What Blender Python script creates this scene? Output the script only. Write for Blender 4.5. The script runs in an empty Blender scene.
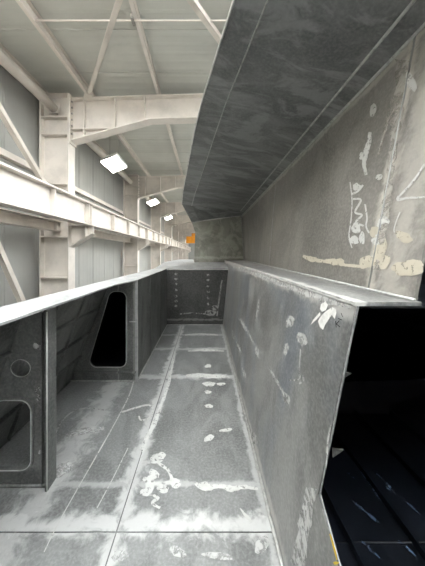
import bpy, bmesh, math, random
from mathutils import Vector, Matrix

# ------------------------------------------------------------------ camera, light, exposure
sc = bpy.context.scene
C = sc.collection
F, VX, VY, EYE = 240.0, 205.0, 254.0, 1.6          # focal length (px), vanishing point (px), eye height over the deck
cam = bpy.data.objects.new('camera', bpy.data.cameras.new('camera'))
C.objects.link(cam)
cam.location = (0, 0, EYE)
cam.rotation_euler = (math.pi / 2, 0, 0)
cam.data.sensor_width = 36
cam.data.lens = F / 566 * 36
cam.data.shift_x = (212.5 - VX) / 566
cam.data.shift_y = (VY - 283) / 566
cam.data.clip_start = 0.02
sc.camera = cam

SKY_STRENGTH = 9.0
LAMP_STRENGTH = 20.0
world = bpy.data.worlds.new('sky'); sc.world = world; world.use_nodes = True
bg = world.node_tree.nodes['Background']
bg.inputs['Color'].default_value = (1.0, 0.992, 0.98, 1)
bg.inputs['Strength'].default_value = SKY_STRENGTH
vs = sc.view_settings
vs.view_transform = 'Standard'; vs.look = 'None'; vs.gamma = 1.0; vs.use_curve_mapping = False
vs.exposure = 0.5

# ------------------------------------------------------------------ materials
def srgb(r, g, b):
    f = lambda c: c / 12.92 if c <= .04045 else ((c + .055) / 1.055) ** 2.4
    return (f(r / 255), f(g / 255), f(b / 255), 1)

class NT:
    def __init__(s, name):
        s.m = bpy.data.materials.new(name); s.m.use_nodes = True
        s.t = s.m.node_tree; s.n = s.t.nodes; s.l = s.t.links
        s.b = s.n['Principled BSDF']
        s.pos = s.n.new('ShaderNodeNewGeometry').outputs['Position']
    def math(s, op, a, b=0.0, clamp=False):
        n = s.n.new('ShaderNodeMath'); n.operation = op; n.use_clamp = clamp
        for i, v in enumerate((a, b)):
            if isinstance(v, (int, float)): n.inputs[i].default_value = v
            else: s.l.new(v, n.inputs[i])
        return n.outputs[0]
    def noise(s, scale, detail=4, rough=.55, stretch=(1, 1, 1), off=(0, 0, 0), dist=0.0):
        mp = s.n.new('ShaderNodeMapping'); mp.inputs['Scale'].default_value = stretch; mp.inputs['Location'].default_value = off
        s.l.new(s.pos, mp.inputs['Vector'])
        n = s.n.new('ShaderNodeTexNoise'); n.inputs['Scale'].default_value = scale
        n.inputs['Detail'].default_value = detail; n.inputs['Roughness'].default_value = rough
        n.inputs['Distortion'].default_value = dist
        s.l.new(mp.outputs[0], n.inputs['Vector'])
        return n.outputs['Fac']
    def ramp(s, v, lo, hi, a=0.0, b=1.0):
        n = s.n.new('ShaderNodeMapRange'); n.interpolation_type = 'SMOOTHSTEP'
        n.inputs[1].default_value = lo; n.inputs[2].default_value = hi
        n.inputs[3].default_value = a; n.inputs[4].default_value = b
        s.l.new(v, n.inputs[0]); return n.outputs[0]
    def mix(s, f, a, b):
        n = s.n.new('ShaderNodeMix'); n.data_type = 'RGBA'
        for i, v in ((0, f), (6, a), (7, b)):
            if isinstance(v, (tuple, float, int)): n.inputs[i].default_value = v
            else: s.l.new(v, n.inputs[i])
        return n.outputs[2]
    def axis(s, k):
        n = s.n.new('ShaderNodeSeparateXYZ'); s.l.new(s.pos, n.inputs[0]); return n.outputs['xyz'.index(k)]
    def bump(s, h, strength=.2, dist=.01):
        n = s.n.new('ShaderNodeBump'); n.inputs['Strength'].default_value = strength; n.inputs['Distance'].default_value = dist
        s.l.new(h, n.inputs['Height']); s.l.new(n.outputs[0], s.b.inputs['Normal'])
    def color(s, v): s.l.new(v, s.b.inputs['Base Color'])

def steel(name, dark, light, smear=(205, 205, 202), bands=(), patch=.5, stretch=(1, 1, 1), metal=.25, rough=.5, seed=0.0, reflection_tint=None):
    """bare ship plate: mill scale clouds, ground patches, chalky smears beside the weld seams"""
    k = NT(name)
    a = k.noise(1.3, 6, .6, stretch, (seed, seed * 2, 3), .4)
    c = k.mix(k.ramp(a, .34, .68), srgb(*dark), srgb(*light))
    b = k.noise(3.1, 5, .6, stretch, (7 + seed, 1, 5), 1.2)
    c = k.mix(k.math('MULTIPLY', k.ramp(b, .46, .60), patch), c, srgb(*[min(255, v * 1.22) for v in light]))
    d = k.noise(2.2, 6, .65, stretch, (17, 9 + seed, 2), .8)
    c = k.mix(k.math('MULTIPLY', k.ramp(d, .52, .66), patch * .8), c, srgb(*[v * .72 for v in dark]))
    if reflection_tint: c = k.mix(k.math('MULTIPLY', k.ramp(k.noise(2.6, 3, .5, stretch, (3, 3 + seed, 8)), .46, .70), .35), c, srgb(*reflection_tint))  # bluish reflection painted into the plate colour as soft patches
    sp = k.noise(60, 3, .6)
    c = k.mix(k.ramp(sp, .35, .75, 0, .22), c, srgb(*smear))
    if bands:
        wob = k.noise(3.2, 4, .6, (1, 1, 1), (seed, 4, 4)); tear = k.noise(9, 5, .65, (1, 1, 1), (2, seed, 6), .6)
        tot = None
        for ax, ctr, w, st in bands:
            v = k.math('ADD', k.axis(ax), k.math('MULTIPLY', k.math('SUBTRACT', wob, .5), w * 1.6))
            dd = k.math('ABSOLUTE', k.math('SUBTRACT', v, ctr))
            m = k.ramp(k.math('SUBTRACT', k.math('DIVIDE', dd, w), k.math('MULTIPLY', k.math('SUBTRACT', tear, .5), 3.0)), .2, 1.15, st, 0)
            tot = m if tot is None else k.math('MAXIMUM', tot, m)
        c = k.mix(tot, c, srgb(*smear))
    k.color(c)
    k.b.inputs['Metallic'].default_value = metal
    k.l.new(k.ramp(b, .3, .7, rough - .08, rough + .12), k.b.inputs['Roughness'])
    k.bump(k.math('ADD', a, k.math('MULTIPLY', sp, .12)), .12, .02)
    return k.m

def paint(name, col, rough=.5, var=.08, scale=2.0, bump=0, metal=0):
    k = NT(name)
    n = k.noise(scale, 5, .6)
    c2 = tuple(v * (1 - var * 1.6) for v in col)
    k.color(k.mix(k.ramp(n, .4, .7), srgb(*col), srgb(*c2)))
    k.b.inputs['Roughness'].default_value = rough; k.b.inputs['Metallic'].default_value = metal
    if bump: k.bump(k.noise(40, 3), bump, .005)
    return k.m

def sheet(name, col, ax, pitch=.125, depth=.5):
    k = NT(name)
    n = k.noise(.7, 4)
    k.color(k.mix(k.ramp(n, .35, .7), srgb(*col), srgb(*[v * .93 for v in col])))
    w = k.math('SINE', k.math('MULTIPLY', k.axis(ax), 2 * math.pi / pitch))
    k.bump(k.ramp(w, .2, .8), depth, .012)
    k.b.inputs['Roughness'].default_value = .45
    return k.m

def added_skylight(name):
    k = NT(name)
    tr = k.n.new('ShaderNodeBsdfTransparent'); tl = k.n.new('ShaderNodeBsdfTranslucent'); mx = k.n.new('ShaderNodeMixShader')
    tr.inputs[0].default_value = (.9, .92, .93, 1); tl.inputs[0].default_value = (.85, .87, .88, 1); mx.inputs[0].default_value = .45
    k.l.new(tr.outputs[0], mx.inputs[1]); k.l.new(tl.outputs[0], mx.inputs[2])
    k.l.new(mx.outputs[0], k.n['Material Output'].inputs['Surface'])
    return k.m

def scuff(name, col, lo=.40, hi=.56, rough=.8, scale=38):
    """chalk or filler rubbed on, and painted glints: torn edges and gaps where the plate shows through"""
    k = NT(name)
    k.color(k.mix(k.noise(20, 3), srgb(*col), srgb(*[v * .9 for v in col])))
    k.b.inputs['Roughness'].default_value = rough
    a = k.math('MULTIPLY', k.ramp(k.noise(scale, 5, .65, (1, 1, 1), (3, 1, 4), .5), lo, hi), .92)
    k.l.new(a, k.b.inputs['Alpha'])
    return k.m

def glow(name, col, s):
    k = NT(name)
    k.b.inputs['Base Color'].default_value = (.9, .9, .9, 1)
    k.b.inputs['Emission Color'].default_value = (*col, 1); k.b.inputs['Emission Strength'].default_value = s
    return k.m

M = {
 'white': paint('white_frame_paint', (226, 218, 209), .45, .05),
 'white2': paint('cream_brace_paint', (220, 212, 202), .5, .05),
 'bolt': paint('galvanised_bolt', (176, 172, 166), .4, .1, 20, 0, .5),
 'roof': sheet('roof_sheet', (200, 200, 192), 'y', .21, .2),
 'wall': sheet('wall_sheet', (168, 168, 163), 'y', .25, .15),
 'concrete': paint('hall_concrete', (150, 148, 143), .8, .15, 1.5, .2),
 'lamp_body': paint('lamp_housing', (235, 235, 232), .4),
 'lamp': glow('lamp_diffuser', (1, .97, .9), LAMP_STRENGTH),
 'added_skylight': added_skylight('added_rooflight_sheet'),
 'orange': paint('crane_orange', (232, 150, 30), .4, .05),
 'deck': steel('deck_plate_steel', (110, 111, 110), (138, 139, 138), (212, 212, 210),
     [('x', -.51, .075, .75), ('x', -1.10, .16, .60), ('y', 1.41, .075, .85), ('y', 1.67, .03, .5), ('y', 3.13, .07, .6), ('y', 4.05, .06, .5), ('y', 4.75, .06, .4), ('x', .37, .03, .5)], .3, (1, .5, 1), .3, .45, 1.0),
 'lower': steel('lower_side_steel', (108, 108, 106), (136, 136, 133), (205, 203, 198),
     [('z', 1.40, .05, .8), ('x', .405, .004, .5)], .45, (1, .8, .5), .35, .42, 3.0, (120, 134, 152)),
 'upper': steel('upper_side_steel', (106, 104, 100), (134, 131, 126), (200, 195, 186),
     [('y', 1.15, .05, .75), ('y', 1.0, .10, .5), ('z', 2.62, .03, .5)], .35, (1, .6, .35), .3, .45, 5.0),
 'under': steel('overhang_steel', (98, 99, 99), (132, 133, 132), (170, 170, 168), [], .6, (.7, 1.6, 1), .3, .5, 8.0),
 'ledge': steel('ledge_steel', (112, 112, 110), (136, 136, 133), (215, 213, 208), [('x', .55, .03, .8)], .4, (1, .5, 1), .2, .5, 2.0),
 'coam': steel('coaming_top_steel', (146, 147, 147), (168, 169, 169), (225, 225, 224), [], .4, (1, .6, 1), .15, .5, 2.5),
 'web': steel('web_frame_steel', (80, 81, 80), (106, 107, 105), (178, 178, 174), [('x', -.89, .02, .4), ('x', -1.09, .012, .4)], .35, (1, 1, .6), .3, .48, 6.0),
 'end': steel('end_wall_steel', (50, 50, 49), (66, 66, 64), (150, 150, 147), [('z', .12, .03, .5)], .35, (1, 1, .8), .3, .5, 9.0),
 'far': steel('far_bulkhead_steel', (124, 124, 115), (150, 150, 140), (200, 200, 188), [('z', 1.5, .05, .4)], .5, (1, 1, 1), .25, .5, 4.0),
 'shell': steel('side_shell_steel', (74, 75, 74), (100, 101, 99), (165, 165, 162), [], .75, (1, 1, .7), .3, .5, 7.0),
 'bead': paint('weld_bead', (176, 176, 172), .4, .1, 30, .3, .4),
 'edge': paint('ground_plate_edge', (205, 204, 200), .4, .08, 12, 0, .3),
 'dark': steel('painted_shade_steel', (8, 11, 16), (16, 20, 28), (36, 42, 52), [], .4, (1, .4, 1), .1, .4, 2.2),  # near-black colour stands in for shade inside the closed spaces
 'mark': scuff('white_chalk_filler', (216, 216, 212), .30, .46),
 'mark2': scuff('beige_putty', (204, 196, 178), .30, .44),
 'grey_mark': scuff('ground_bright_patch', (198, 198, 195), .34, .58, .6, 24),
 'warm_patch': scuff('warm_ground_patch', (180, 175, 167), .30, .62, .6, 16),
 'dull_mark': scuff('dull_weld_spot', (160, 160, 157), .36, .55, .6, 24),
 'bright_edge': paint('bright_ground_corner', (176, 177, 175), .5, .08, 14, 0, .2),
 'glint': scuff('bluish_glint', (84, 102, 126), .36, .6, .5, 30),
 'paste': paint('white_filler_paste', (226, 225, 220), .8, .05, 30),
 'ink': paint('black_marker', (40, 40, 42), .7),
 'yellow': paint('yellow_marker_paint', (225, 190, 50), .7),
}

# ------------------------------------------------------------------ mesh helpers
def link(name, me, mat, parent=None):
    o = bpy.data.objects.new(name, me); C.objects.link(o)
    if mat is not None and not me.materials: me.materials.append(M[mat])
    if parent is not None: o.parent = parent; o.matrix_parent_inverse = Matrix.Translation(-Vector(parent_world(parent)))
    return o
def parent_world(p):
    v = Vector((0, 0, 0))
    while p is not None:
        v += p.location; p = p.parent if p.parent is None or p.type == 'EMPTY' else None
    return v
def mk(name, bm, mat, parent=None, smooth=False):
    bmesh.ops.recalc_face_normals(bm, faces=bm.faces)
    me = bpy.data.meshes.new(name); bm.to_mesh(me); bm.free()
    if smooth:
        for p in me.polygons: p.use_smooth = True
    return link(name, me, mat, parent)
def tag(o, label, cat=None, group=None, kind=None):
    o['label'] = label
    if cat: o['category'] = cat
    if group: o['group'] = group
    if kind: o['kind'] = kind
    return o
def empty(name, label, cat, group=None, loc=(0, 0, 0)):
    o = bpy.data.objects.new(name, None); C.objects.link(o); o.location = loc; o.empty_display_size = .2
    return tag(o, label, cat, group)
def part(o, label): o['label'] = label; return o

def add_box(bm, x0, x1, y0, y1, z0, z1):
    v = [bm.verts.new((x, y, z)) for x in (x0, x1) for y in (y0, y1) for z in (z0, z1)]
    for f in ((0, 1, 3, 2), (4, 6, 7, 5), (0, 4, 5, 1), (2, 3, 7, 6), (0, 2, 6, 4), (1, 5, 7, 3)): bm.faces.new([v[i] for i in f])
def box(name, x0, x1, y0, y1, z0, z1, mat, parent=None):
    bm = bmesh.new(); add_box(bm, x0, x1, y0, y1, z0, z1)
    return mk(name, bm, mat, parent)
def add_prism(bm, pts, d):
    """polygon of 3D points, extruded along the vector d"""
    d = Vector(d); n = len(pts)
    a = [bm.verts.new(Vector(p)) for p in pts]; b = [bm.verts.new(Vector(p) + d) for p in pts]
    bm.faces.new(a); bm.faces.new(b[::-1])
    for i in range(n): bm.faces.new((a[i], a[(i + 1) % n], b[(i + 1) % n], b[i]))
def prism(name, pts, d, mat, parent=None):
    bm = bmesh.new(); add_prism(bm, pts, d); return mk(name, bm, mat, parent)
def add_tube(bm, pts, r, n=8):
    pts = [Vector(p) for p in pts]; rings = []
    for i, p in enumerate(pts):
        t = (pts[min(i + 1, len(pts) - 1)] - pts[max(i - 1, 0)]).normalized()
        u = t.cross(Vector((0, 0, 1)))
        if u.length < .05: u = t.cross(Vector((1, 0, 0)))
        u.normalize(); w = t.cross(u)
        rings.append([bm.verts.new(p + (u * math.cos(2 * math.pi * j / n) + w * math.sin(2 * math.pi * j / n)) * r) for j in range(n)])
    for a, b in zip(rings, rings[1:]):
        for j in range(n): bm.faces.new((a[j], a[(j + 1) % n], b[(j + 1) % n], b[j]))
    bm.faces.new(rings[0]); bm.faces.new(rings[-1][::-1])
def tube(name, pts, r, mat, parent=None, n=8, smooth=True):
    bm = bmesh.new(); add_tube(bm, pts, r, n); return mk(name, bm, mat, parent, smooth)
def holed(name, outer, holes, d, mat, parent=None):
    """flat plate (3D outline) with holes, thickened along d"""
    bm = bmesh.new(); es = []
    for loop in [outer] + holes:
        v = [bm.verts.new(Vector(p)) for p in loop]
        es += [bm.edges.new((v[i], v[(i + 1) % len(v)])) for i in range(len(v))]
    bmesh.ops.triangle_fill(bm, edges=es, use_beauty=True)
    r = bmesh.ops.extrude_face_region(bm, geom=bm.faces[:])
    bmesh.ops.translate(bm, verts=[g for g in r['geom'] if isinstance(g, bmesh.types.BMVert)], vec=Vector(d))
    return mk(name, bm, mat, parent)
def grid_plate(name, fn, us, vs_, d, mat, parent=None):
    """curved plate through fn(u, v), thickness vector d"""
    bm = bmesh.new(); d = Vector(d)
    A = [[bm.verts.new(Vector(fn(u, v))) for v in vs_] for u in us]
    B = [[bm.verts.new(Vector(fn(u, v)) + d) for v in vs_] for u in us]
    nu, nv = len(us), len(vs_)
    for i in range(nu - 1):
        for j in range(nv - 1):
            bm.faces.new((A[i][j], A[i + 1][j], A[i + 1][j + 1], A[i][j + 1])); bm.faces.new((B[i][j], B[i][j + 1], B[i + 1][j + 1], B[i + 1][j]))
    for i in range(nu - 1):
        for j in (0, nv - 1): bm.faces.new((A[i][j], A[i + 1][j], B[i + 1][j], B[i][j]))
    for j in range(nv - 1):
        for i in (0, nu - 1): bm.faces.new((A[i][j], A[i][j + 1], B[i][j + 1], B[i][j]))
    return mk(name, bm, mat, parent)
def lerp(a, b, t): return a + (b - a) * t
def lin(a, b, n): return [lerp(a, b, i / (n - 1)) for i in range(n)]
def interp(tab, y):
    if y <= tab[0][0]: (y0, a), (y1, b) = tab[0], tab[1]
    else:
        for (y0, a), (y1, b) in zip(tab, tab[1:]):
            if y <= y1: break
    return a + (b - a) * (y - y0) / (y1 - y0)
def rounded(cx, pts, r, n=5):
    """2D polygon with rounded corners"""
    out = []; m = len(pts)
    for i in range(m):
        p, a, b = Vector(pts[i]), Vector(pts[i - 1]), Vector(pts[(i + 1) % m])
        u, w = (a - p).normalized(), (b - p).normalized()
        ang = u.angle(w); t = r / math.tan(ang / 2); c = p + (u + w).normalized() * (r / math.sin(ang / 2))
        s, e = p + u * t - c, p + w * t - c
        a0 = math.atan2(s.y, s.x); da = math.atan2(e.y, e.x) - a0
        da = (da + math.pi) % (2 * math.pi) - math.pi
        out += [(c.x + r * math.cos(a0 + da * k / n), c.y + r * math.sin(a0 + da * k / n)) for k in range(n + 1)]
    return out

# ================================================================== THE HALL
FLOOR = -1.7
BAYS = list(range(0, 9)); BAY = 6.0
XI, XO = -3.33, -4.04                 # inner and outer face of the columns
H = lambda h: EYE + h                 # height over the eye -> world z
ROOF0 = H(4.08)

tag(box('floor', -4.4, 9.2, -8, 50, FLOOR - .2, FLOOR, 'concrete'), 'grey concrete hall floor beneath the hull block', kind='structure')

ceil = box('ceiling', -4.4, 2.6, 3.35, 50, ROOF0 + .05, ROOF0 + .1, 'roof')
tag(ceil, 'pale grey profiled sheet roof of the hall', kind='structure')
me0 = None
for j in range(45):
    if me0 is None:
        bm = bmesh.new()
        add_box(bm, -4.3, 2.6, 0, 1.04, ROOF0, ROOF0 + .045)
        add_box(bm, -4.3, 2.6, 1.0, 1.05, ROOF0 - .012, ROOF0)       # lap rib
        p = mk('roof_panel', bm, 'roof'); me0 = p.data
    else: p = bpy.data.objects.new('roof_panel', me0); C.objects.link(p)
    p.parent = ceil; p.location = (0, 3.35 + j * 1.05, 0)
tag(box('ceiling', -4.3, 9.1, -8, -3.0, ROOF0, ROOF0 + .05, 'roof'), 'pale sheet roof over the end bay behind the viewer', kind='structure')
tag(box('added_rooflight_1', -4.3, 9.1, -2.98, 3.33, ROOF0, ROOF0 + .02, 'added_skylight'), 'unseen translucent rooflight sheets added for daylight over the near bays', kind='structure')  # unseen rooflights put in so daylight reaches deck and wall
tag(box('added_rooflight_2', 2.62, 9.1, 3.35, 50, ROOF0, ROOF0 + .02, 'added_skylight'), 'unseen translucent rooflight sheets added for daylight over the hull block', kind='structure')
tag(box('wall_front', -4.3, 9.1, -8.1, -8, FLOOR, ROOF0, 'wall'), 'grey sheet gable wall behind the viewer', kind='structure')
tag(box('wall_back', -4.3, 9.1, 50, 50.1, FLOOR, ROOF0, 'wall'), 'grey sheet gable wall far down the hall', kind='structure')

wl = box('wall_left', -4.3, -4.22, -8, 50, FLOOR, ROOF0 + .05, 'wall')
tag(wl, 'grey profiled sheet side wall behind the white columns', kind='structure')
me0 = None
for j in range(58):
    if me0 is None:
        bm = bmesh.new(); add_box(bm, -4.22, -4.18, 0, .975, FLOOR, ROOF0 - .01); add_box(bm, -4.18, -4.176, .93, .985, FLOOR, ROOF0 - .01)
        p = mk('wall_panel', bm, 'wall'); me0 = p.data
    else: p = bpy.data.objects.new('wall_panel', me0); C.objects.link(p)
    p.parent = wl; p.location = (0, -8 + j, 0)
tag(box('wall_right', 9.1, 9.2, -8, 50, FLOOR, ROOF0 + .05, 'wall'), 'grey profiled sheet wall on the far side of the hull', kind='structure')

# girts: horizontal rails on the wall, one per bay
def clone(o, loc=None, label=None, parent=None):
    c = o.copy(); C.objects.link(c); inv = o.matrix_parent_inverse.copy(); c.parent = parent; c.matrix_parent_inverse = inv
    if parent is None and loc is not None: c.location = loc
    if label: c['label'] = label
    for ch in o.children: clone(ch, parent=c)
    return c

ordinal = ['', 'first', 'second', 'third', 'fourth', 'fifth', 'sixth', 'seventh', 'eighth', 'ninth']

def girt(h, w, lab):
    o = empty('wall_girt', lab, 'girt', 'girts on the hall wall', (0, 0, 0))
    bm = bmesh.new(); add_box(bm, -4.175, -4.06, 0, BAY - .02, -.012, .012); mk('flange', bm, 'white', o)
    bm = bmesh.new(); add_box(bm, -4.075, -4.06, 0, BAY - .02, .012, w); mk('web', bm, 'white', o)
    o.location = (0, 0, H(h))
    return o
BAYNAME = ['in the bay with the diagonal wall braces', 'in the bay with the first glowing lamp', 'in the bay with the second lamp'] + ['in the %s bay along the wall' % ordinal[b + 1] for b in range(3, 8)]
g = girt(2.0, .12, '')
g['label'] = 'thin white rail on the grey wall ' + BAYNAME[0]
for b in range(1, 8): clone(g, (0, b * BAY, H(2.0)), 'thin white rail on the grey wall ' + BAYNAME[b])

# ---- columns (each with web, two flanges, stiffeners, corbel)
COLTOP = H(3.9)
def make_column():
    o = empty('steel_column', '', 'column', 'white columns along the hall wall', (-3.68, 0, FLOOR))
    box('web', XO + .03, XI - .03, -.012, .012, FLOOR, COLTOP, 'white', o)
    part(box('flange', XO, XO + .03, -.15, .15, FLOOR, COLTOP, 'white', o), 'wall-side flange')
    part(box('flange', XI - .03, XI, -.15, .15, FLOOR, COLTOP, 'white', o), 'hall-side flange')
    for h in (3.36, 2.93, 1.72, .93, .42, -.58, -2.0):
        part(box('stiffener', XO + .03, XI - .03, -.145, -.012, H(h) - .012, H(h) + .012, 'white', o), 'horizontal stiffener plate')
    part(prism('cap_plate', [(XO - .02, -.16, COLTOP), (XI + .02, -.16, COLTOP), (XI + .02, .16, COLTOP), (XO - .02, .16, COLTOP)], (0, 0, .02), 'white', o), 'cap plate')
    part(box('base_plate', XO - .08, XI + .08, -.22, .22, FLOOR, FLOOR + .03, 'white', o), 'base plate')
    # corbel under the crane beam
    c = prism('corbel', [(XI, -.012, H(.70)), (-2.78, -.012, H(.70)), (-2.78, -.012, H(.52)), (XI, -.012, H(.18))], (0, .024, 0), 'white', o)
    part(c, 'tapered bracket that carries the crane beam')
    box('corbel_flange', XI, -2.76, -.13, .13, H(.70), H(.72), 'white', c)
    prism('corbel_flange', [(XI, -.13, H(.18)), (-2.78, -.13, H(.52)), (-2.78, -.13, H(.50)), (XI, -.13, H(.16))], (0, .26, 0), 'white', c)
    box('corbel_stiffener', -2.96, -2.93, -.12, .12, H(.40), H(.70), 'white', c)
    part(box('tie_plate', XI, -3.08, -.10, .10, H(1.20), H(1.225), 'white', o), 'plate tying the crane beam to the column')
    return o
def corbel_fix(): pass
col0 = make_column()
col0['label'] = 'white steel column standing beside the hull, before the first rafter'
col_lab = {1: 'white steel column under the rafter with three web stiffeners, at the pipe strut end',
           2: 'white steel column just past the first glowing lamp', 3: 'white steel column just past the second lamp'}
for b in range(1, 9):
    c = clone(col0, (-3.68, b * BAY, FLOOR))
    c['label'] = col_lab.get(b, '%s white steel column counted along the wall, towards the orange crane' % ordinal[b])

# ---- rafters
def make_rafter():
    o = empty('roof_rafter', '', 'rafter', 'white roof rafters', (-3.33, 0, H(3.2)))
    s = .03                                                       # roof pitch
    zt = lambda x: H(3.80) + (x + 3.3) * s
    zb = lambda x: (H(2.80) + (x + 3.3) * .2745) if x < -1.35 else H(3.335) + (x + 1.35) * s
    xs = [-3.29, -1.35, 9.0]
    part(prism('web', [(x, -.01, zt(x)) for x in xs] + [(x, -.01, zb(x)) for x in xs[::-1]], (0, .02, 0), 'white', o), 'haunched web plate')
    part(prism('flange', [(-3.29, -.14, zt(-3.29)), (9.0, -.14, zt(9.0)), (9.0, -.14, zt(9.0) + .03), (-3.29, -.14, zt(-3.29) + .03)], (0, .28, 0), 'white', o), 'top flange')
    part(prism('flange', [(x, -.14, zb(x)) for x in xs] + [(x, -.14, zb(x) - .03) for x in xs[::-1]], (0, .28, 0), 'white', o), 'kinked bottom flange')
    part(prism('flange', [(x, -.12, H(3.06) + (x + 3.3) * .02) for x in (-3.29, -2.2)] + [(x, -.12, H(3.085) + (x + 3.3) * .02) for x in (-2.2, -3.29)], (0, .11, 0), 'white', o), 'short middle haunch flange')
    for x in (-2.98, -2.22, -1.48, 1.5, 4.5, 7.5):
        part(box('stiffener', x - .01, x + .01, -.13, -.01, zb(x), zt(x), 'white', o), 'web stiffener')
    e = part(box('end_plate', XI, -3.29, -.15, .15, H(2.72), H(3.9), 'white', o), 'bolted end plate')
    for z in (2.8, 2.95, 3.15, 3.3, 3.45, 3.6, 3.74):
        tube('bolt', [(-3.29, -.1, H(z)), (-3.255, -.1, H(z))], .02, 'bolt', e, 6)
    return o
r0 = make_rafter()
r0['label'] = 'white haunched roof rafter over the hull, before the roof bracing'
r_lab = {1: 'white haunched rafter at the end of the diagonal roof bracing, seen with three web stiffeners',
         2: 'white haunched rafter just past the first glowing lamp', 3: 'white haunched rafter just past the second lamp'}
for b in range(1, 9):
    c = clone(r0, (-3.33, b * BAY, H(3.2)))
    c['label'] = r_lab.get(b, '%s white haunched rafter counted along the roof, towards the orange crane' % ordinal[b])

# ---- purlins: cold formed channels, running the length of the hall
PUR = [-4.0, -2.87, -1.17, .53]
def pz(x): return H(3.83) + (x + 3.3) * .03 + .003
plab = ['white roof purlin along the wall line, above the pipe strut', 'white roof purlin at the bracing node next to the wall', 'white roof purlin over the middle of the deck channel',
        'white roof purlin beside the edge of the dark overhang']
for x, lab in zip(PUR, plab):
    o = empty('roof_purlin', lab, 'purlin', 'roof purlins', (x, 0, pz(x)))
    z0, z1 = pz(x), ROOF0 - .013
    bm = bmesh.new(); add_box(bm, x - .008, x, -8, 50, z0, z1); part(mk('web', bm, 'white', o), 'channel web')
    bm = bmesh.new(); add_box(bm, x, x + .062, -8, 50, z0, z0 + .01); part(mk('flange', bm, 'white', o), 'lower flange')
    bm = bmesh.new(); add_box(bm, x, x + .062, -8, 50, z1 - .01, z1); part(mk('flange', bm, 'white', o), 'upper flange')

# roof bracing in the bay over the deck
def brace(name, a, b, w, label, cat, group=None, gus=True):
    o = empty(name, label, cat, group, a)
    a, b = Vector(a), Vector(b); t = (b - a).normalized()
    up = Vector((0, 0, 1)); s = t.cross(up).normalized(); n = s.cross(t)
    bm = bmesh.new(); L = b - a
    add_prism(bm, [a - s * w / 2, a + s * w / 2, a + s * w / 2 + n * .008, a - s * w / 2 + n * .008], L)
    part(mk('angle_leg', bm, 'white2', o), 'flat leg of the angle section')
    bm = bmesh.new(); add_prism(bm, [a - s * w / 2, a - s * (w / 2 - .008), a - s * (w / 2 - .008) + n * w, a - s * w / 2 + n * w], L)
    part(mk('angle_leg', bm, 'white2', o), 'upstanding leg of the angle section')
    if gus:
        for p in (a, b):
            bm = bmesh.new()
            c = p
            add_prism(bm, [c + t * .14 + s * .09, c - t * .14 + s * .09, c - t * .14 - s * .09, c + t * .14 - s * .09], n * -.01)
            part(mk('gusset_plate', bm, 'white2', o), 'gusset plate')
    return o
zb = H(3.79)
brace('roof_brace', (-2.83, 5.80, zb), (1.30, -.1, zb), .09, 'diagonal white roof brace starting at the rafter beside the wall-side purlin', 'brace', 'diagonal roof braces')
brace('roof_brace', (1.30, 5.80, zb + .03), (-2.83, -.1, zb + .03), .09, 'diagonal white roof brace running in behind the overhang edge', 'brace', 'diagonal roof braces')
o = empty('roof_tie_rod', 'thin white tie rod crossing under the roof purlins', 'tie rod', None, (-4, 4.0, H(3.9)))
part(tube('rod', [(-2.87, 4.0, H(3.89)), (2.5, 4.0, H(3.89))], .013, 'white', o), 'round rod')
for x in PUR[2:]: part(box('cleat', x - .05, x - .009, 3.93, 4.07, H(3.86), H(3.95), 'bolt', o), 'cleat')

# eave struts and mid struts between columns
def eave(b):
    o = empty('eave_strut', 'round white pipe strut under the eaves between wall columns', 'strut', 'pipe struts under the eaves', (-3.68, 0, H(3.55)))
    bm = bmesh.new(); add_tube(bm, [(-3.68, .02, H(3.55)), (-3.68, 5.84, H(3.55))], .105, 16); part(mk('pipe', bm, 'white2', o, True), 'round pipe')
    part(box('end_plate', -3.80, -3.56, 5.84, 5.865, H(3.43), H(3.67), 'white', o), 'end plate')
    part(box('fin_plate', -3.69, -3.67, 5.865, 5.985, H(3.46), H(3.64), 'white', o), 'fin plate')
    return o
e0 = eave(0); e0['label'] = 'round white pipe strut under the eaves, ending at the column with web stiffeners'
for b in range(1, 8): clone(e0, (-3.68, b * BAY, H(3.55)), 'round white pipe strut under the eaves ' + BAYNAME[b])
def strut():
    o = empty('wall_strut', '', 'strut', 'wall struts behind the crane beam', (-3.7, 0, H(.68)))
    for z in (.56, .79): part(box('flange', -3.82, -3.58, .02, 5.97, H(z), H(z) + .02, 'white', o), 'flange')
    part(box('web', -3.71, -3.69, .02, 5.97, H(.58), H(.79), 'white', o), 'web')
    part(box('end_plate', -3.80, -3.60, 5.86, 5.88, H(.58), H(.79), 'white', o), 'bolted end plate')
    return o
s0 = strut(); s0['label'] = 'white steel strut below the crane beam, in the bay with the diagonal wall braces'
for b in range(1, 8): clone(s0, (-3.7, b * BAY, H(.68)), 'white steel strut below the crane beam ' + BAYNAME[b])

brace('wall_brace', (-3.78, 5.60, H(1.62)), (-3.78, 3.45, H(3.40)), .10, 'diagonal white wall brace above the crane beam', 'brace', 'diagonal wall braces', False)
brace('wall_brace', (-3.78, .25, H(1.62)), (-3.78, 3.15, H(3.33)), .10, 'diagonal white wall brace above the crane beam leaning the other way', 'brace', 'diagonal wall braces', False)
brace('wall_brace', (-3.78, 5.90, H(-2.9)), (-3.78, 4.1, H(.54)), .10, 'diagonal cream wall brace below the crane beam', 'brace', 'diagonal wall braces', False)

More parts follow.
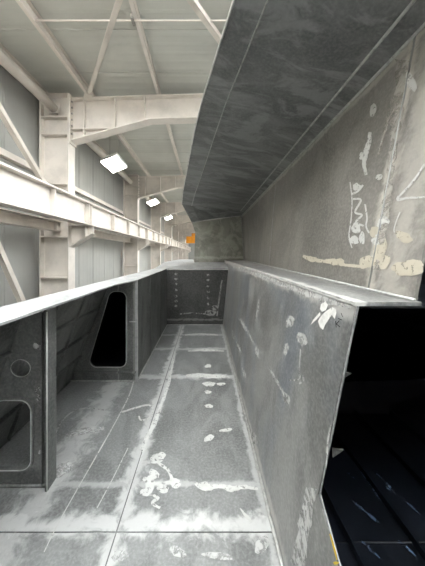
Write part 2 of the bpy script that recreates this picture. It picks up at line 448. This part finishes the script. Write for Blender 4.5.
# ---- crane runway beam, one length per bay
def crane_beam():
    o = empty('crane_beam', '', 'crane beam', 'crane runway beams', (-2.98, 0, H(.72)))
    part(box('top_flange', -3.11, -2.85, .01, 5.99, H(1.26), H(1.29), 'white', o), 'top flange')
    part(box('bottom_flange', -3.11, -2.85, .01, 5.99, H(.72), H(.75), 'white', o), 'bottom flange')
    part(box('web', -2.99, -2.97, .01, 5.99, H(.75), H(1.26), 'white', o), 'web plate')
    for y in (.06, 1.6, 3.1, 4.6, 5.94):
        part(box('stiffener', -2.97, -2.86, y - .01, y + .01, H(.75), H(1.26), 'white', o), 'web stiffener')
    part(box('crane_rail', -3.005, -2.955, .01, 5.99, H(1.29), H(1.34), 'white2', o), 'crane rail')
    return o
k0 = crane_beam(); k0['label'] = 'white crane runway beam alongside the deck, in the bay with wall braces'
kl = {1: 'white crane runway beam in the bay with the first glowing lamp', 2: 'white crane runway beam in the bay with the second lamp'}
for b in range(1, 8): clone(k0, (-2.98, b * BAY, H(.72)), kl.get(b, '%s white crane runway beam counted along the wall, towards the orange crane' % ordinal[b + 1]))

# ---- lamps
def lamp(x, y, lab, grp):
    o = empty('hall_lamp', lab, 'lamp', grp, (x, y, H(3.3)))
    tilt = -.35
    pr = lambda n, w, l, z0, z1, m: prism(n, [(x - w, y - l, H(z0) - .1), (x + w, y - l, H(z0) + .1), (x + w, y - l, H(z1) + .1), (x - w, y - l, H(z1) - .1)], (0, 2 * l, 0), m, o)
    part(pr('housing', .26, .52, 3.03, 3.11, 'lamp_body'), 'white lamp housing')
    part(pr('diffuser', .24, .49, 3.0, 3.03, 'lamp'), 'glowing diffuser')
    for d in (-.4, .4): part(tube('hanger', [(x, y + d, H(3.10)), (x, y + d, ROOF0 - .012)], .008, 'bolt', o), 'hanger rod')
    return o
ll = ['glowing box lamp hung over the bay with the wall braces', 'glowing box lamp hung between the two tall rafters by the wall', 'second glowing box lamp along the wall, smaller and further off']
for b in range(0, 4):
    lamp(-3.05, b * BAY + 2.1, ll[b] if b < 3 else '%s glowing box lamp along the wall, towards the orange crane' % ordinal[b], 'box lamps along the wall')
# ---- overhead crane far down the hall
o = empty('overhead_crane', 'orange overhead crane far down the hall on the runway beam', 'crane', None, (-2.98, 31, H(1.34)))
part(box('girder', -2.4, 8.7, 30.6, 31.4, H(1.40), H(2.25), 'orange', o), 'box girder')
part(box('end_carriage', -3.1, -2.4, 29.4, 32.6, H(1.4), H(1.75), 'white', o), 'end carriage')
part(box('hoist', -1.7, -.9, 30.5, 31.5, H(2.25), H(2.65), 'orange', o), 'hoist trolley')
for y in (29.8, 32.2): part(tube('wheel', [(-3.0, y, H(1.445)), (-2.95, y, H(1.445))], .10, 'bolt', o, 16), 'wheel')

# ================================================================== THE HULL BLOCK
hull = empty('hull_block', 'grey steel ship hull block with open deck channel, ledge and overhang', 'hull block', None, (0, 3, FLOOR))
YE, YF, Y0 = 5.41, 6.6, .87            # end wall, far bulkhead, near cut of the block
LW = lambda z: .40 + .099 * z           # lower inclined side: x as a function of height over the deck
ZL = H(-.186)                           # ledge height
ZR = H(1.05)                            # knuckle between upper side and overhang
ZC = H(-.34)                            # coaming top
bx = lambda y: .765 + (y - .87) * .055   # foot of the upper side on the ledge
XR = 1.01
K = .68                                 # overhang scale
def UW(y, z): return lerp(bx(y), XR, (z - ZL) / (ZR - ZL))
XU, ZU = XR - .11, ZR + .045           # upper edge of the knuckle strip
YK = 6.1                                # knuckle line where the overhang turns down

# deck plates (inner bottom) with open joints and weld beads
G = .003
xs_ = [-1.78, -.51, .405]; ys_ = [-1.6, 1.38, YE]
dk = {}
for i in range(2):
    for j in range(2):
        dk[i, j] = part(box('deck_plate', xs_[i] + G, xs_[i + 1] - G, ys_[j] + G, ys_[j + 1] - G, -.014, 0, 'deck', hull), 'scuffed grey deck plate')
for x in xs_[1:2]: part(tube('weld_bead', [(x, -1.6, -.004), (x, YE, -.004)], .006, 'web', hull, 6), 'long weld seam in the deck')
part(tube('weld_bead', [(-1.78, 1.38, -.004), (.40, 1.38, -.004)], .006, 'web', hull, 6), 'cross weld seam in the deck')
part(tube('weld_bead', [(LW(0) - .006, -1.0, .006), (LW(0) - .006, YE, .006)], .011, 'bead', hull, 6), 'fillet weld at the foot of the inclined side')
part(box('bottom_plating', -1.7, 2.7, -1.6, 10.0, FLOOR, -.016, 'dark', hull), 'double bottom under the deck')

# lower inclined side (cut-out at the near end)
t = (.012, 0, 0)
lowpts = [(YF, 0), (YF, ZL), (Y0 - .012, ZL), (.979, EYE - .98), (.819, EYE - 1.064), (.45, EYE - 1.26), (-.2, EYE - 1.5), (-.2, 0)]
low = part(prism('inclined_side', [(LW(z), y, z) for y, z in lowpts], t, 'lower', hull), 'inclined grey side plate between deck and ledge')
bm = bmesh.new()
e = [(LW(z) + .004, y - .004, z) for y, z in lowpts[2:6]]
add_tube(bm, e, .0035, 6); part(mk('cut_edge', bm, 'web', low, True), 'bright ground edge')
# stiffeners on the hidden face with triangular ends that stick out
for z, l in ((EYE - .455, .05), (EYE - .755, .05)):
    x0 = LW(z) + .012; yy = .93
    prism('bracket', [(x0, yy, z), (x0 + l, yy + .01, z - .012), (x0, yy, z - .035)], (0, .006, 0), 'end', low)
    box('longitudinal', x0, x0 + .06, yy + .12, YE, z - .012, z, 'dark', low)

# ledge
part(prism('ledge_plate', [(LW(ZL) - .006, Y0 - .012, ZL), (bx(Y0) + .01, Y0 - .012, ZL), (bx(YF) + .01, YF, ZL), (LW(ZL) - .006, YF, ZL)], (0, 0, .014), 'ledge', hull), 'flat bright ledge plate')
part(tube('weld_bead', [(LW(ZL) + .0, Y0, ZL + .004), (LW(ZL), YF, ZL + .004)], .008, 'edge', hull, 6), 'bright ground corner of the ledge')
part(tube('weld_bead', [(bx(Y0) - .006, Y0, ZL + .018), (bx(YF) - .006, YF, ZL + .018)], .008, 'bead', hull, 6), 'fillet weld at the back of the ledge')

# upper side, in plates with seams
ysp = [.885, 1.15, 3.4, YF]
up = []
for a, b in zip(ysp, ysp[1:]):
    up.append(part(grid_plate('upper_side_plate', lambda u, v: (UW(u, v), u, v), lin(a + .0006, b - .0006, 8), lin(ZL + .014, ZR, 5), (.014, 0, 0), 'upper', hull), 'leaning grey side plate above the ledge'))
for y in ysp[1:3]:
    part(tube('weld_bead', [(UW(y, z) - .001, y, z) for z in lin(ZL + .02, ZR, 5)], .005, 'bright_edge', hull, 6), 'upright weld seam')

# knuckle: recessed strip with a bead on both sides
part(prism('knuckle_strip', [(XR, .62, ZR), (XU, .62, ZU), (XU, YK, ZU), (XR, YF, ZR)], (.012, 0, .006), 'under', hull), 'narrow inclined strip between side and overhang')
part(tube('weld_bead', [(XR - .005, .62, ZR), (XR - .005, YF, ZR)], .010, 'bead', hull, 6), 'weld along the top of the side')
part(tube('weld_bead', [(XU, .62, ZU - .004), (XU, YK, ZU - .004)], .009, 'bead', hull, 6), 'weld along the overhang')

# overhang underside
outer = [(y * K, x * K) for y, x in [(.9, .45), (1.8, .225), (2.92, -.02), (3.62, -.145), (5.5, -.42), (7.2, -.66), (9.0, -.87)]]
inner = [(y * K, x * K) for y, x in [(.9, .63), (1.8, .45), (3.1, .23), (5.5, -.07), (7.2, -.30), (9.0, -.50)]]
hz = lambda y: lerp(H(1.86 * K), H(1.80 * K), (y - .61) / 5.5)
ysn = [.62, .88, 1.2, 1.55, 2.0, 2.46, 3.06, 3.74, 4.35, 4.9, 5.5, YK]
def under(u, v):
    a = interp(inner, u); return (lerp(a, XU, v), u, lerp(hz(u), ZU, v))
def strip(u, v):
    a, b = interp(outer, u), interp(inner, u); return (lerp(a, b, v), u, hz(u) + .05 * (1 - v))
part(grid_plate('overhang_plate', under, ysn, lin(0, 1, 4), (0, 0, .014), 'under', hull), 'dark mottled underside of the overhang')
part(grid_plate('overhang_edge_strip', strip, ysn, lin(0, 1, 3), (0, 0, .014), 'under', hull), 'dark edge strip of the overhang')
part(tube('weld_bead', [(interp(inner, u), u, hz(u)) for u in ysn], .006, 'bead', hull, 6), 'thin weld along the edge strip')
part(tube('overhang_lip', [strip(u, 0) for u in ysn], .008, 'edge', hull, 6), 'bright lip of the overhang')
# turned-down end at the far bulkhead
A = [strip(YK, 0), strip(YK, 1), under(YK, .5), under(YK, 1)]
B = [(-.36, YF, H(.86)), (-.14, YF, H(.90)), (.38, YF, H(.98)), (XR, YF, ZR)]
bm = bmesh.new()
va = [bm.verts.new(p) for p in A]; vb = [bm.verts.new(p) for p in B]
for i in range(3): bm.faces.new((va[i], va[i + 1], vb[i + 1], vb[i]))
r = bmesh.ops.extrude_face_region(bm, geom=bm.faces[:])
bmesh.ops.translate(bm, verts=[g for g in r['geom'] if isinstance(g, bmesh.types.BMVert)], vec=(0, .01, .014))
part(mk('overhang_end_plate', bm, 'under', hull), 'turned-down end of the overhang')
part(tube('weld_bead', A, .008, 'under', hull, 6), 'weld across the end of the overhang')
part(tube('weld_bead', [Vector(p) + Vector((0, -.012, 0)) for p in B], .012, 'bead', hull, 6), 'weld on top of the far bulkhead')
# far bulkhead
ZP = ZC + .10
part(prism('far_bulkhead', [(-.36, YF, H(.86)), (XR, YF, ZR), (bx(YF) + .02, YF, ZL), (.53, YF, ZP), (-.30, YF, ZP), (-.27, YF, H(.6))], (0, .014, 0), 'far', hull), 'pale lit cross plate at the end of the ledge')
part(tube('weld_bead', [(UW(YF, z) - .012, YF - .012, z) for z in lin(ZL + .014, ZR, 4)], .016, 'bead', hull, 6), 'upright corner weld')
# upper body of the overhang (outer shell and its deck)
zt = H(1.6)
tab = [(interp(outer, u), u, hz(u) + .05) for u in ysn]
bm = bmesh.new()
lo = [bm.verts.new(p) for p in tab]; hi = [bm.verts.new((p[0] + .5, p[1], zt)) for p in tab]; rt = [bm.verts.new((2.7, p[1], zt)) for p in tab]; rb = [bm.verts.new((2.7, p[1], -.014)) for p in tab]
for i in range(len(tab) - 1):
    for a, b in ((lo, hi), (hi, rt), (rt, rb)): bm.faces.new((a[i], a[i + 1], b[i + 1], b[i]))
part(mk('outer_shell', bm, 'shell', hull), 'outer shell plating of the block')

# compartment inside the side of the block, its shade painted in dark colour
part(box('compartment_floor', .425, 2.69, -.2, YF, -.012, .0, 'dark', hull), 'dark compartment floor with its shade painted in')
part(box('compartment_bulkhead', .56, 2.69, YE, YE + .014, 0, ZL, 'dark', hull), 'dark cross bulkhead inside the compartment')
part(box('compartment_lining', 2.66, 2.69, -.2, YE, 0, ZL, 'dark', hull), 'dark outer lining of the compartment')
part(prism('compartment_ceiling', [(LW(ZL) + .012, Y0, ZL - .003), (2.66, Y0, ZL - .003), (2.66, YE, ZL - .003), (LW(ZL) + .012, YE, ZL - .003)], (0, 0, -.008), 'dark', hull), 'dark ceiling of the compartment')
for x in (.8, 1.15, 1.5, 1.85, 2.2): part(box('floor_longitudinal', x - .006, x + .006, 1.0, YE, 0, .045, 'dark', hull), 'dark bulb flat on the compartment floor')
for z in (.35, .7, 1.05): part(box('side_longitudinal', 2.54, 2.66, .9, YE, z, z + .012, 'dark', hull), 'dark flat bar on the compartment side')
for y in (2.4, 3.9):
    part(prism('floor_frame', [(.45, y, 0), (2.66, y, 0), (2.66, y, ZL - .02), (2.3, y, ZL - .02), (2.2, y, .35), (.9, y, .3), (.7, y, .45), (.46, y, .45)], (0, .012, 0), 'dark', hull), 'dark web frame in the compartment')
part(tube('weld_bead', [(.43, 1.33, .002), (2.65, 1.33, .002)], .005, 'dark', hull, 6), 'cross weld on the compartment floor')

# ---- end wall of the deck channel and the coaming top
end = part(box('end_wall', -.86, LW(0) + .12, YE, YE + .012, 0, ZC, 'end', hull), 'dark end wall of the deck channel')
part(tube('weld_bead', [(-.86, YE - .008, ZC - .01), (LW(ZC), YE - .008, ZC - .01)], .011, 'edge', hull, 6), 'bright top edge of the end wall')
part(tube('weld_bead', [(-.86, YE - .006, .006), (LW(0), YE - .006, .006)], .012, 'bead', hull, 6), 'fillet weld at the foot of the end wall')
co = [(-1.6, -1.30), (0, -1.30), (3.0, -1.22), (YE, -1.13), (10.0, -1.10)]
ci = [(-1.6, -.975), (2.55, -.965), (3.02, -.855), (YE, -.855)]
ZP = ZC + .10                           # the end platform rises a little towards the far bulkhead
ykn = [-1.6, 0, 2.55, 3.02, YE]
part(grid_plate('coaming_top', lambda u, v: (lerp(interp(ci, u), interp(co, u), v), u, ZC), ykn, [0, 1], (0, 0, .014), 'coam', hull), 'bright flat coaming plate along the hall side')
part(prism('end_platform', [(-.855, YE, ZC), (.53, YE, ZC), (.53, YF, ZP), (-.855, YF, ZP)], (0, 0, .014), 'coam', hull), 'pale platform plate behind the end wall')
part(prism('coaming_top', [(interp(co, YE), YE, ZC), (-.855, YE, ZC), (-.855, YF, ZP), (interp(co, YF), YF, ZP)], (0, 0, .014), 'coam', hull), 'bright coaming plate beside the end platform')
part(prism('coaming_top', [(interp(co, YF), YF, ZP), (-.25, YF, ZP), (-.5, 10.0, ZP), (-1.10, 10.0, ZP)], (0, 0, .014), 'coam', hull), 'bright coaming plate beyond the far bulkhead')
# box side of the channel, from the bulkhead to the end wall
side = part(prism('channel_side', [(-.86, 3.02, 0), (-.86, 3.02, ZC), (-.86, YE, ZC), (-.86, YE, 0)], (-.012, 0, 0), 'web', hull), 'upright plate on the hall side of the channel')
part(tube('weld_bead', [(-.853, 3.02, .005), (-.853, YE, .005)], .01, 'bead', hull, 6), 'fillet weld at the foot of the channel side')
for y in (3.75, 4.6): tube('weld_bead', [(-.858, y, 0), (-.858, y, ZC)], .006, 'web', side, 6)

# leaning outer shell on the hall side
SH = lambda z, y: lerp(-1.70, interp(co, y) + .012, z / ZC)
sh = part(grid_plate('side_shell', lambda u, v: (SH(v, u), u, v), [-1.6, 0, 1.5, 3.0, 4.2, YE], lin(0, ZC, 4), (-.012, 0, 0), 'shell', hull), 'leaning dark side shell plate')
part(box('side_shell_skirt', -1.74, -1.70, -1.6, 10, FLOOR, 0, 'shell', hull), 'side shell below the deck')
part(grid_plate('void_shade_sheet', lambda u, v: (SH(v, u) + .008, u, v), [3.04, 4.2, YE], lin(0.004, ZC - .012, 3), (-.005, 0, 0), 'dark', hull), 'painted shade inside the closed side tank')  # dark sheets paint the shade inside the side tank
part(box('void_shade_sheet', -1.69, -.875, 3.04, YE, .001, .005, 'dark', hull), 'painted shade on the tank floor')
part(box('void_shade_sheet', -.88, -.873, 3.04, YE, .005, ZC - .01, 'dark', hull), 'painted shade on the tank side')
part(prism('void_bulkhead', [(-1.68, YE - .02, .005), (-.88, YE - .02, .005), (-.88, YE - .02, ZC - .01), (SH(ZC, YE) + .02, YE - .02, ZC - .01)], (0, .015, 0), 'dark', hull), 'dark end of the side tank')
part(prism('side_shell', [(-1.70, YE, 0), (interp(co, YE) + .01, YE, ZC), (interp(co, 10) + .01, 10, ZC + .1), (-1.70, 10, 0)], (-.012, 0, 0), 'shell', hull), 'leaning dark side shell plate further along')
for z in (.32, .62, .92):
    part(prism('shell_longitudinal', [(SH(z, -1.6), -1.6, z), (SH(z, 3.02), 3.02, z), (SH(z, 3.02) + .03, 3.02, z - .012), (SH(z, -1.6) + .03, -1.6, z - .012)], (0, 0, .01), 'shell', hull), 'flat bar stiffener along the side shell')
for y in (2.05, 2.5):
    part(prism('shell_frame', [(SH(0, y), y, 0), (SH(ZC, y), y, ZC), (SH(ZC, y) + .025, y, ZC), (SH(0, y) + .03, y, 0)], (0, .01, 0), 'shell', hull), 'narrow upright frame on the side shell')
part(tube('weld_bead', [(-1.69, -1.6, .004), (-1.69, 3.02, .004)], .012, 'shell', hull, 6), 'fillet weld at the foot of the side shell')

# far bulkhead of the side bay with its tall tapered manhole
yb = 3.02
hole = rounded(0, [(-.985, EYE - .47), (-1.19, EYE - .47), (-1.47, EYE - 1.42), (-.985, EYE - 1.42)], .085, 6)
outl = [(-.86, 0), (-.86, ZC), (SH(ZC, yb) + .01, ZC), (SH(0, yb) + .01, 0)]
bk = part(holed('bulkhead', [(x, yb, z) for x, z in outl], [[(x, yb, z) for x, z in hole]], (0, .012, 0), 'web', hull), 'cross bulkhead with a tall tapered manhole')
cx = sum(p[0] for p in hole) / len(hole); cz = sum(p[1] for p in hole) / len(hole)
def ring(hole, y, d, name, mat, parent, w=.022):
    cx = sum(p[0] for p in hole) / len(hole); cz = sum(p[1] for p in hole) / len(hole)
    bm = bmesh.new(); n = len(hole)
    def off(p, s):
        v = Vector((p[0] - cx, p[1] - cz)); return Vector((p[0], p[1])) + v.normalized() * s
    rows = []
    for yy, s in ((y, 0), (y - d, 0), (y - d, w), (y, w)):
        rows.append([bm.verts.new((off(p, s).x, yy, off(p, s).y)) for p in hole])
    for a, b in zip(rows, rows[1:] + rows[:1]):
        for i in range(n): bm.faces.new((a[i], a[(i + 1) % n], b[(i + 1) % n], b[i]))
    return mk(name, bm, mat, parent)
ring(hole, yb, .012, 'manhole_ring', 'web', bk)
tube('rim_bead', [(x, yb - .014, z) for x, z in hole + hole[:1]], .005, 'bright_edge', bk, 6)
box('foot_bar', SH(.1, yb) + .02, -.862, yb - .05, yb, .12, .132, 'web', bk)
tube('weld_bead', [(SH(0, yb), yb - .006, .004), (-.86, yb - .006, .004)], .012, 'bead', bk, 6)
part(box('corner_flange', -.875, -.845, yb - .012, yb + .012, 0, ZC, 'bright_edge', hull), 'bright ground corner of the bulkhead')
tube('hand_bar', [(-.868, yb - .01, .75), (-.95, yb - .01, .75)], .008, 'bead', bk, 6)

# near web frame with two holes and an edge flange
yn = 1.66
h1 = rounded(0, [(-1.19, EYE - 1.00), (-1.44, EYE - 1.00), (-1.50, EYE - 1.48), (-1.19, EYE - 1.48)], .075, 6)
h2 = [(-1.275 + .068 * math.cos(2 * math.pi * k / 20), EYE - .79 + .060 * math.sin(2 * math.pi * k / 20)) for k in range(20)]
outl = [(-1.07, 0), (-1.07, ZC - .02), (SH(ZC, yn) + .01, ZC - .02), (SH(0, yn) + .01, 0)]
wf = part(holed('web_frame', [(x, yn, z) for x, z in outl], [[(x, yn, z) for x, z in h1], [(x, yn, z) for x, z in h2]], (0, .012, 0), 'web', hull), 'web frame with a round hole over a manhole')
ring(h1, yn, .02, 'manhole_ring', 'web', wf, .016)
tube('rim_bead', [(x, yn - .021, z) for x, z in h1 + h1[:1]], .0035, 'bright_edge', wf, 6)
tube('rim_bead', [(x, yn - .001, z) for x, z in h2 + h2[:1]], .0028, 'bead', wf, 6)
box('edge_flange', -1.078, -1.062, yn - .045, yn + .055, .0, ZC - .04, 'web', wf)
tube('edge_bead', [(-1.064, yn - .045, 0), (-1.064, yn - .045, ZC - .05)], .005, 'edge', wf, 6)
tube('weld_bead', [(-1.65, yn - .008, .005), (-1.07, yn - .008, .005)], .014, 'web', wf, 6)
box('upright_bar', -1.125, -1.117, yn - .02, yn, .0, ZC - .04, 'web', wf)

# ---- chalk, putty and grinding marks and painted glints, laid on the plates
def ray_hit(px, py, g):
    dx, dz = (px - VX) / F, (VY - py) / F
    p = lambda t: (t * dx, t, EYE + t * dz)
    lo, hi = .25, 14.0; s = g(*p(lo)) > 0
    for _ in range(60):
        m = (lo + hi) / 2
        if (g(*p(m)) > 0) == s: lo = m
        else: hi = m
    t = lo - .0035 - .001 * lo
    return Vector(p(t))
S_deck = lambda x, y, z: z
S_low = lambda x, y, z: LW(z) - x
S_up = lambda x, y, z: UW(y, z) - x
S_end = lambda x, y, z: YE - y
S_web = lambda x, y, z: yn - y
S_bk = lambda x, y, z: yb - y
S_side = lambda x, y, z: x + .86
S_far = lambda x, y, z: YF - y
S_led = lambda x, y, z: z - ZL - .014
rnd = random.Random(4)
def blob(bm, S, px, py, rx, ry, ang=0, n=26, rough=.35):
    ca, sa = math.cos(math.radians(ang)), math.sin(math.radians(ang)); pts = []; n = 26
    ph = [(k, rnd.uniform(0, 6.28), rnd.uniform(.3, 1) * rough / k ** .6) for k in (2, 3, 5, 7)]
    for k in range(n):
        a = 2 * math.pi * k / n; r = 1 + .6 * sum(w * math.sin(m * a + p) for m, p, w in ph)
        u, v = rx * r * math.cos(a), ry * r * math.sin(a)
        pts.append(ray_hit(px + u * ca - v * sa, py + u * sa + v * ca, S))
    bm.faces.new([bm.verts.new(p) for p in pts])
def spline(P, n=5):
    out = []
    for i in range(len(P) - 1):
        p0, p1, p2, p3 = P[max(i - 1, 0)], P[i], P[i + 1], P[min(i + 2, len(P) - 1)]
        for k in range(n):
            t = k / n
            out.append(tuple(.5 * (2 * b + (c - a) * t + (2 * a - 5 * b + 4 * c - d) * t * t + (3 * b - a - 3 * c + d) * t ** 3) for a, b, c, d in zip(p0, p1, p2, p3)))
    return out + [tuple(P[-1])]
def ribbon(bm, S, pts, w):
    """pixel polyline with width(s) in pixels"""
    ww_ = list(w) if isinstance(w, (list, tuple)) else [w] * len(pts)
    Q = spline([(*p, q) for p, q in zip(pts, ww_)])
    P = [Vector(q[:2]) for q in Q]; L, R = [], []
    for i, p in enumerate(P):
        t = (P[min(i + 1, len(P) - 1)] - P[max(i - 1, 0)]).normalized(); nrm = Vector((-t.y, t.x))
        ww = max(.4, Q[i][2]); a, b = (ww * rnd.uniform(.75, 1.25) / 2 for _ in (0, 1)) if ww > 2 else (ww / 2, ww / 2)
        L.append(bm.verts.new(ray_hit(*(p + nrm * a), S))); R.append(bm.verts.new(ray_hit(*(p - nrm * b), S)))
    for i in range(len(P) - 1): bm.faces.new((L[i], L[i + 1], R[i + 1], R[i]))
def marks(name, S, items, mat, parent, label):
    bm = bmesh.new()
    for it in items:
        if it[0] == 'b': blob(bm, S, *it[1:])
        elif it[0] == 'p': bm.faces.new([bm.verts.new(ray_hit(*q, S)) for q in it[1]])
        else: ribbon(bm, S, it[1], it[2])
    o = mk(name, bm, mat, parent); o['label'] = label; o['kind'] = 'stuff'; return o

# deck
marks('chalk_marks', S_deck, [
  ('b', 158, 458, 8, 5, -30), ('b', 154, 474, 6, 4, 40), ('b', 150, 484, 5, 9, 10), ('b', 163, 489, 6, 4, 0), ('b', 175, 483, 6, 5, 0), ('b', 146, 492, 6, 4, 0),
  ('r', [(153, 455), (160, 464), (168, 470), (172, 480)], 3), ('r', [(143, 478), (156, 484), (170, 482)], 4), ('r', [(150, 494), (158, 498), (152, 503), (160, 508)], 3),
  ('r', [(195, 483), (206, 488), (218, 486), (232, 488), (246, 487), (258, 489)], [3, 6, 4, 5, 4, 2]), ('b', 205, 485, 6, 3), ('b', 230, 490, 4, 2, 20),
  ('b', 209, 438, 5, 3, -30), ('b', 226, 430, 7, 1.6, -5), ('b', 209, 406, 4, 2), ('b', 208, 392, 3.5, 1.6), ('b', 209, 384, 6, 2.5), ('b', 221, 384, 4, 1.6), ('b', 208, 366, 3, 2),
  ('r', [(186, 376), (198, 375), (212, 376), (230, 377)], [2, 4, 4, 2]), ('r', [(188, 351), (204, 350), (224, 351)], [1, 2.4, 1]), ('r', [(185, 335), (200, 334), (218, 335)], 1.4),
  ('r', [(240, 508), (247, 517), (252, 522)], [1, 3, 2]), ('r', [(122, 412), (135, 408), (149, 405), (153, 411), (149, 418), (141, 420), (139, 416)], 1.6),
  ('r', [(143, 452), (147, 437), (154, 424), (160, 408), (166, 392), (171, 372), (175, 352)], [6, 4, 5, 3, 3, 2.5, 1.4]),
  ('r', [(134, 380), (128, 398), (110, 432), (86, 474), (60, 520), (44, 552)], 1.0), ('r', [(128, 448), (112, 480), (97, 508)], .9)], 'mark', dk[1, 1], 'white chalk dabs and scribbles')
marks('ground_patches', S_deck, [
  ('r', [(54, 438), (60, 424), (72, 412), (88, 408), (104, 410)], 1.4), ('r', [(66, 436), (84, 431), (104, 428)], [2, 6, 4]),
  ('b', 62, 470, 12, 6, -30), ('b', 178, 552, 9, 5, 20), ('b', 120, 556, 8, 6, 0), ('b', 218, 556, 14, 4, 10), ('b', 262, 545, 7, 9, 20)], 'grey_mark', dk[0, 1], 'bright ground patches beside the seams')
# lower inclined side
marks('chalk_marks', S_low, [
  ('r', [(240, 318), (244, 326), (249, 334), (253, 342)], [2, 3, 2, 1.5]), ('r', [(259, 299), (258, 308), (256, 320)], [1, 2, 1]), ('b', 290, 322, 4, 6, 20), ('b', 302, 339, 5, 7, -15), ('b', 286, 349, 2.4, 6, 10),
  ('r', [(301, 343), (300, 358), (299, 374)], 1.0), ('r', [(289, 380), (297, 380), (302, 375), (303, 381), (298, 384)], 1.8), ('b', 257, 352, 2, 6, -10),
  ('r', [(268, 366), (276, 380), (286, 396)], [1, 2.6, 2]), ('b', 286, 398, 3, 7, -30), ('b', 244, 373, 1.4, 6, -15), ('b', 254, 438, 3, 6, -20), ('r', [(246, 420), (250, 430), (254, 444)], [1.5, 2.5, 1.5]), ('b', 239, 348, 1.4, 7, -20), ('b', 233, 335, 1.2, 5, -15)],
  'grey_mark', low, 'pale chalk and filler marks')
marks('filler_splash', S_low, [('p', [(326, 301), (328, 305), (326, 310), (322, 312), (320, 309), (321, 304)]), ('p', [(331, 308), (333, 313), (329, 319), (325, 325), (323, 330), (320, 327), (318, 321), (321, 316), (326, 311)]),
  ('p', [(320, 312), (320.5, 315), (316, 320), (310.5, 325), (313, 320)]), ('p', [(332, 307), (335.5, 309), (336.5, 313), (334.5, 319), (332, 315)])], 'paste', low, 'white leaf-shaped filler splash')
marks('marker_writing', S_low, [('r', [(335.6, 321), (336.2, 327.5)], .8), ('r', [(339.4, 320.5), (336.4, 324)], .8), ('r', [(336.4, 324), (340, 327)], .8), ('r', [(338, 318.4), (342, 320)], .8), ('r', [(341, 313), (342.6, 317)], .6)], 'ink', low, 'small black marker letter')
marks('ground_patches', S_low, [('r', [(312, 488), (307, 508), (303, 536), (298, 566)], [9, 12, 13, 14]), ('r', [(326, 470), (328, 440), (331, 425)], [1, 2, 1]),
  ('r', [(240, 268), (262, 276), (290, 286), (320, 297), (350, 307)], [3, 5, 7, 8, 5])], 'grey_mark', low, 'bright ground band')
marks('yellow_tick', S_low, [('r', [(330, 534), (334, 548), (337, 560)], [1.0, 1.8, 1.0]), ('b', 336, 563, 3, 1.6)], 'yellow', low, 'yellow marker tick')
# upper side
marks('putty_marks', S_up, [
  ('r', [(303, 256), (312, 259), (322, 261), (334, 262), (345, 265)], [2.5, 5, 3, 6, 3]), ('b', 340, 262, 5, 3.5, 10), ('r', [(345, 265), (356, 266), (368, 266)], 3), ('b', 368, 262, 9, 6.5, -20), ('b', 380, 250, 6, 13, 15), ('b', 384, 262, 6, 7), ('b', 375, 232, 6, 5, 30),
  ('b', 407, 269, 15, 7.5, 3, 18), ('b', 413, 264, 9, 5, 0), ('b', 404, 237, 9, 5, 20), ('r', [(395, 232), (400, 236), (410, 240)], 3)], 'mark2', up[1], 'beige putty patches')
marks('chalk_marks', S_up, [
  ('b', 373, 110, 3, 7, 5), ('r', [(370, 132), (369, 142), (366, 152), (364, 164), (366, 175)], [3, 4, 5, 4, 3]), ('b', 363, 156, 4, 4), ('b', 357, 187, 4, 4, -40), ('r', [(352, 194), (358, 191), (363, 185)], 2),
  ('r', [(353, 199), (361, 200), (355, 212), (362, 215), (356, 222), (364, 226)], 2), ('r', [(365, 204), (367, 218), (366, 226), (369, 233)], 1.6), ('b', 356, 228, 5, 5), ('b', 354, 240, 5, 4, 20), ('b', 362, 238, 3, 6),
  ('r', [(350, 182), (352, 200), (351, 220), (349, 236), (352, 248)], 1.2), ('b', 379, 177, 3.5, 3), ('b', 411, 82, 4.5, 10, -20), ('b', 406, 76, 4, 4), ('b', 383, 222, 7, 5, -50), ('b', 377, 240, 5, 6),
  ('r', [(425, 164), (411, 184), (397, 199), (408, 198), (425, 197)], 2.2), ('r', [(400, 212), (396, 222), (394, 231), (398, 234)], 1.2)], 'mark', up[1], 'white chalk scribbles')
marks('ground_patches', S_up, [('r', [(403, 60), (400, 90), (396, 120), (393, 150), (389, 185), (385, 215), (380, 245), (376, 270)], [14, 10, 12, 8, 7, 9, 8, 6]), ('r', [(392, 100), (385, 130), (378, 155)], [2, 4, 2])], 'warm_patch', up[1], 'bright ground band along the seam')
# end wall, side plates, web frames
marks('weld_dots', S_end, [('b', 176, y, 1.6, 1.2) for y in (274, 279, 284, 290, 296, 301, 306)] + [('b', 208, y, 1.4, 1.2) for y in (275, 280, 286, 292, 298, 304)] +
  [('r', [(180, 314), (192, 313), (206, 314)], 1.2), ('r', [(222, 280), (219, 300), (217, 316)], 1.4), ('b', 210, 313, 5, 3), ('b', 215, 309, 3, 4)], 'dull_mark', end, 'rows of pale ground weld spots')
marks('ground_patches', S_web, [('b', 38, 391, 3, 5, -30), ('b', 39, 398, 2.4, 4, 20), ('r', [(40, 345), (41, 360)], 1), ('b', 41, 452, 3, 2), ('b', 36, 346, 2.6, 3)], 'grey_mark', wf, 'pale scuffs')
marks('ground_patches', S_side, [('r', [(143, 296), (142, 330), (141, 362)], [1, 2, 1]), ('b', 148, 300, 2, 7), ('b', 158, 290, 1, 6), ('b', 152, 340, 2, 7, 10)], 'shell', side, 'dull scuffs')

marks('glints', lambda x, y, z: z - .001, [('r', [(360 + rnd.uniform(0, 0), 470), (380, 500)], 1.5)] + [('r', [(x, y), (x + l * .5, y + l * .42), (x + l, y + l * .9)], [.6, w, .6])
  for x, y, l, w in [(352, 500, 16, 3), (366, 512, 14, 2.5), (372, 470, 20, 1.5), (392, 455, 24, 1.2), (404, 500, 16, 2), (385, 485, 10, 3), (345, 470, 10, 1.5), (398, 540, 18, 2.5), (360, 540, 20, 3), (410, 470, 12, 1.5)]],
  'glint', hull, 'faint bluish scratches painted on the dark floor')  # faint glints in the compartment, painted as pale bluish strokes
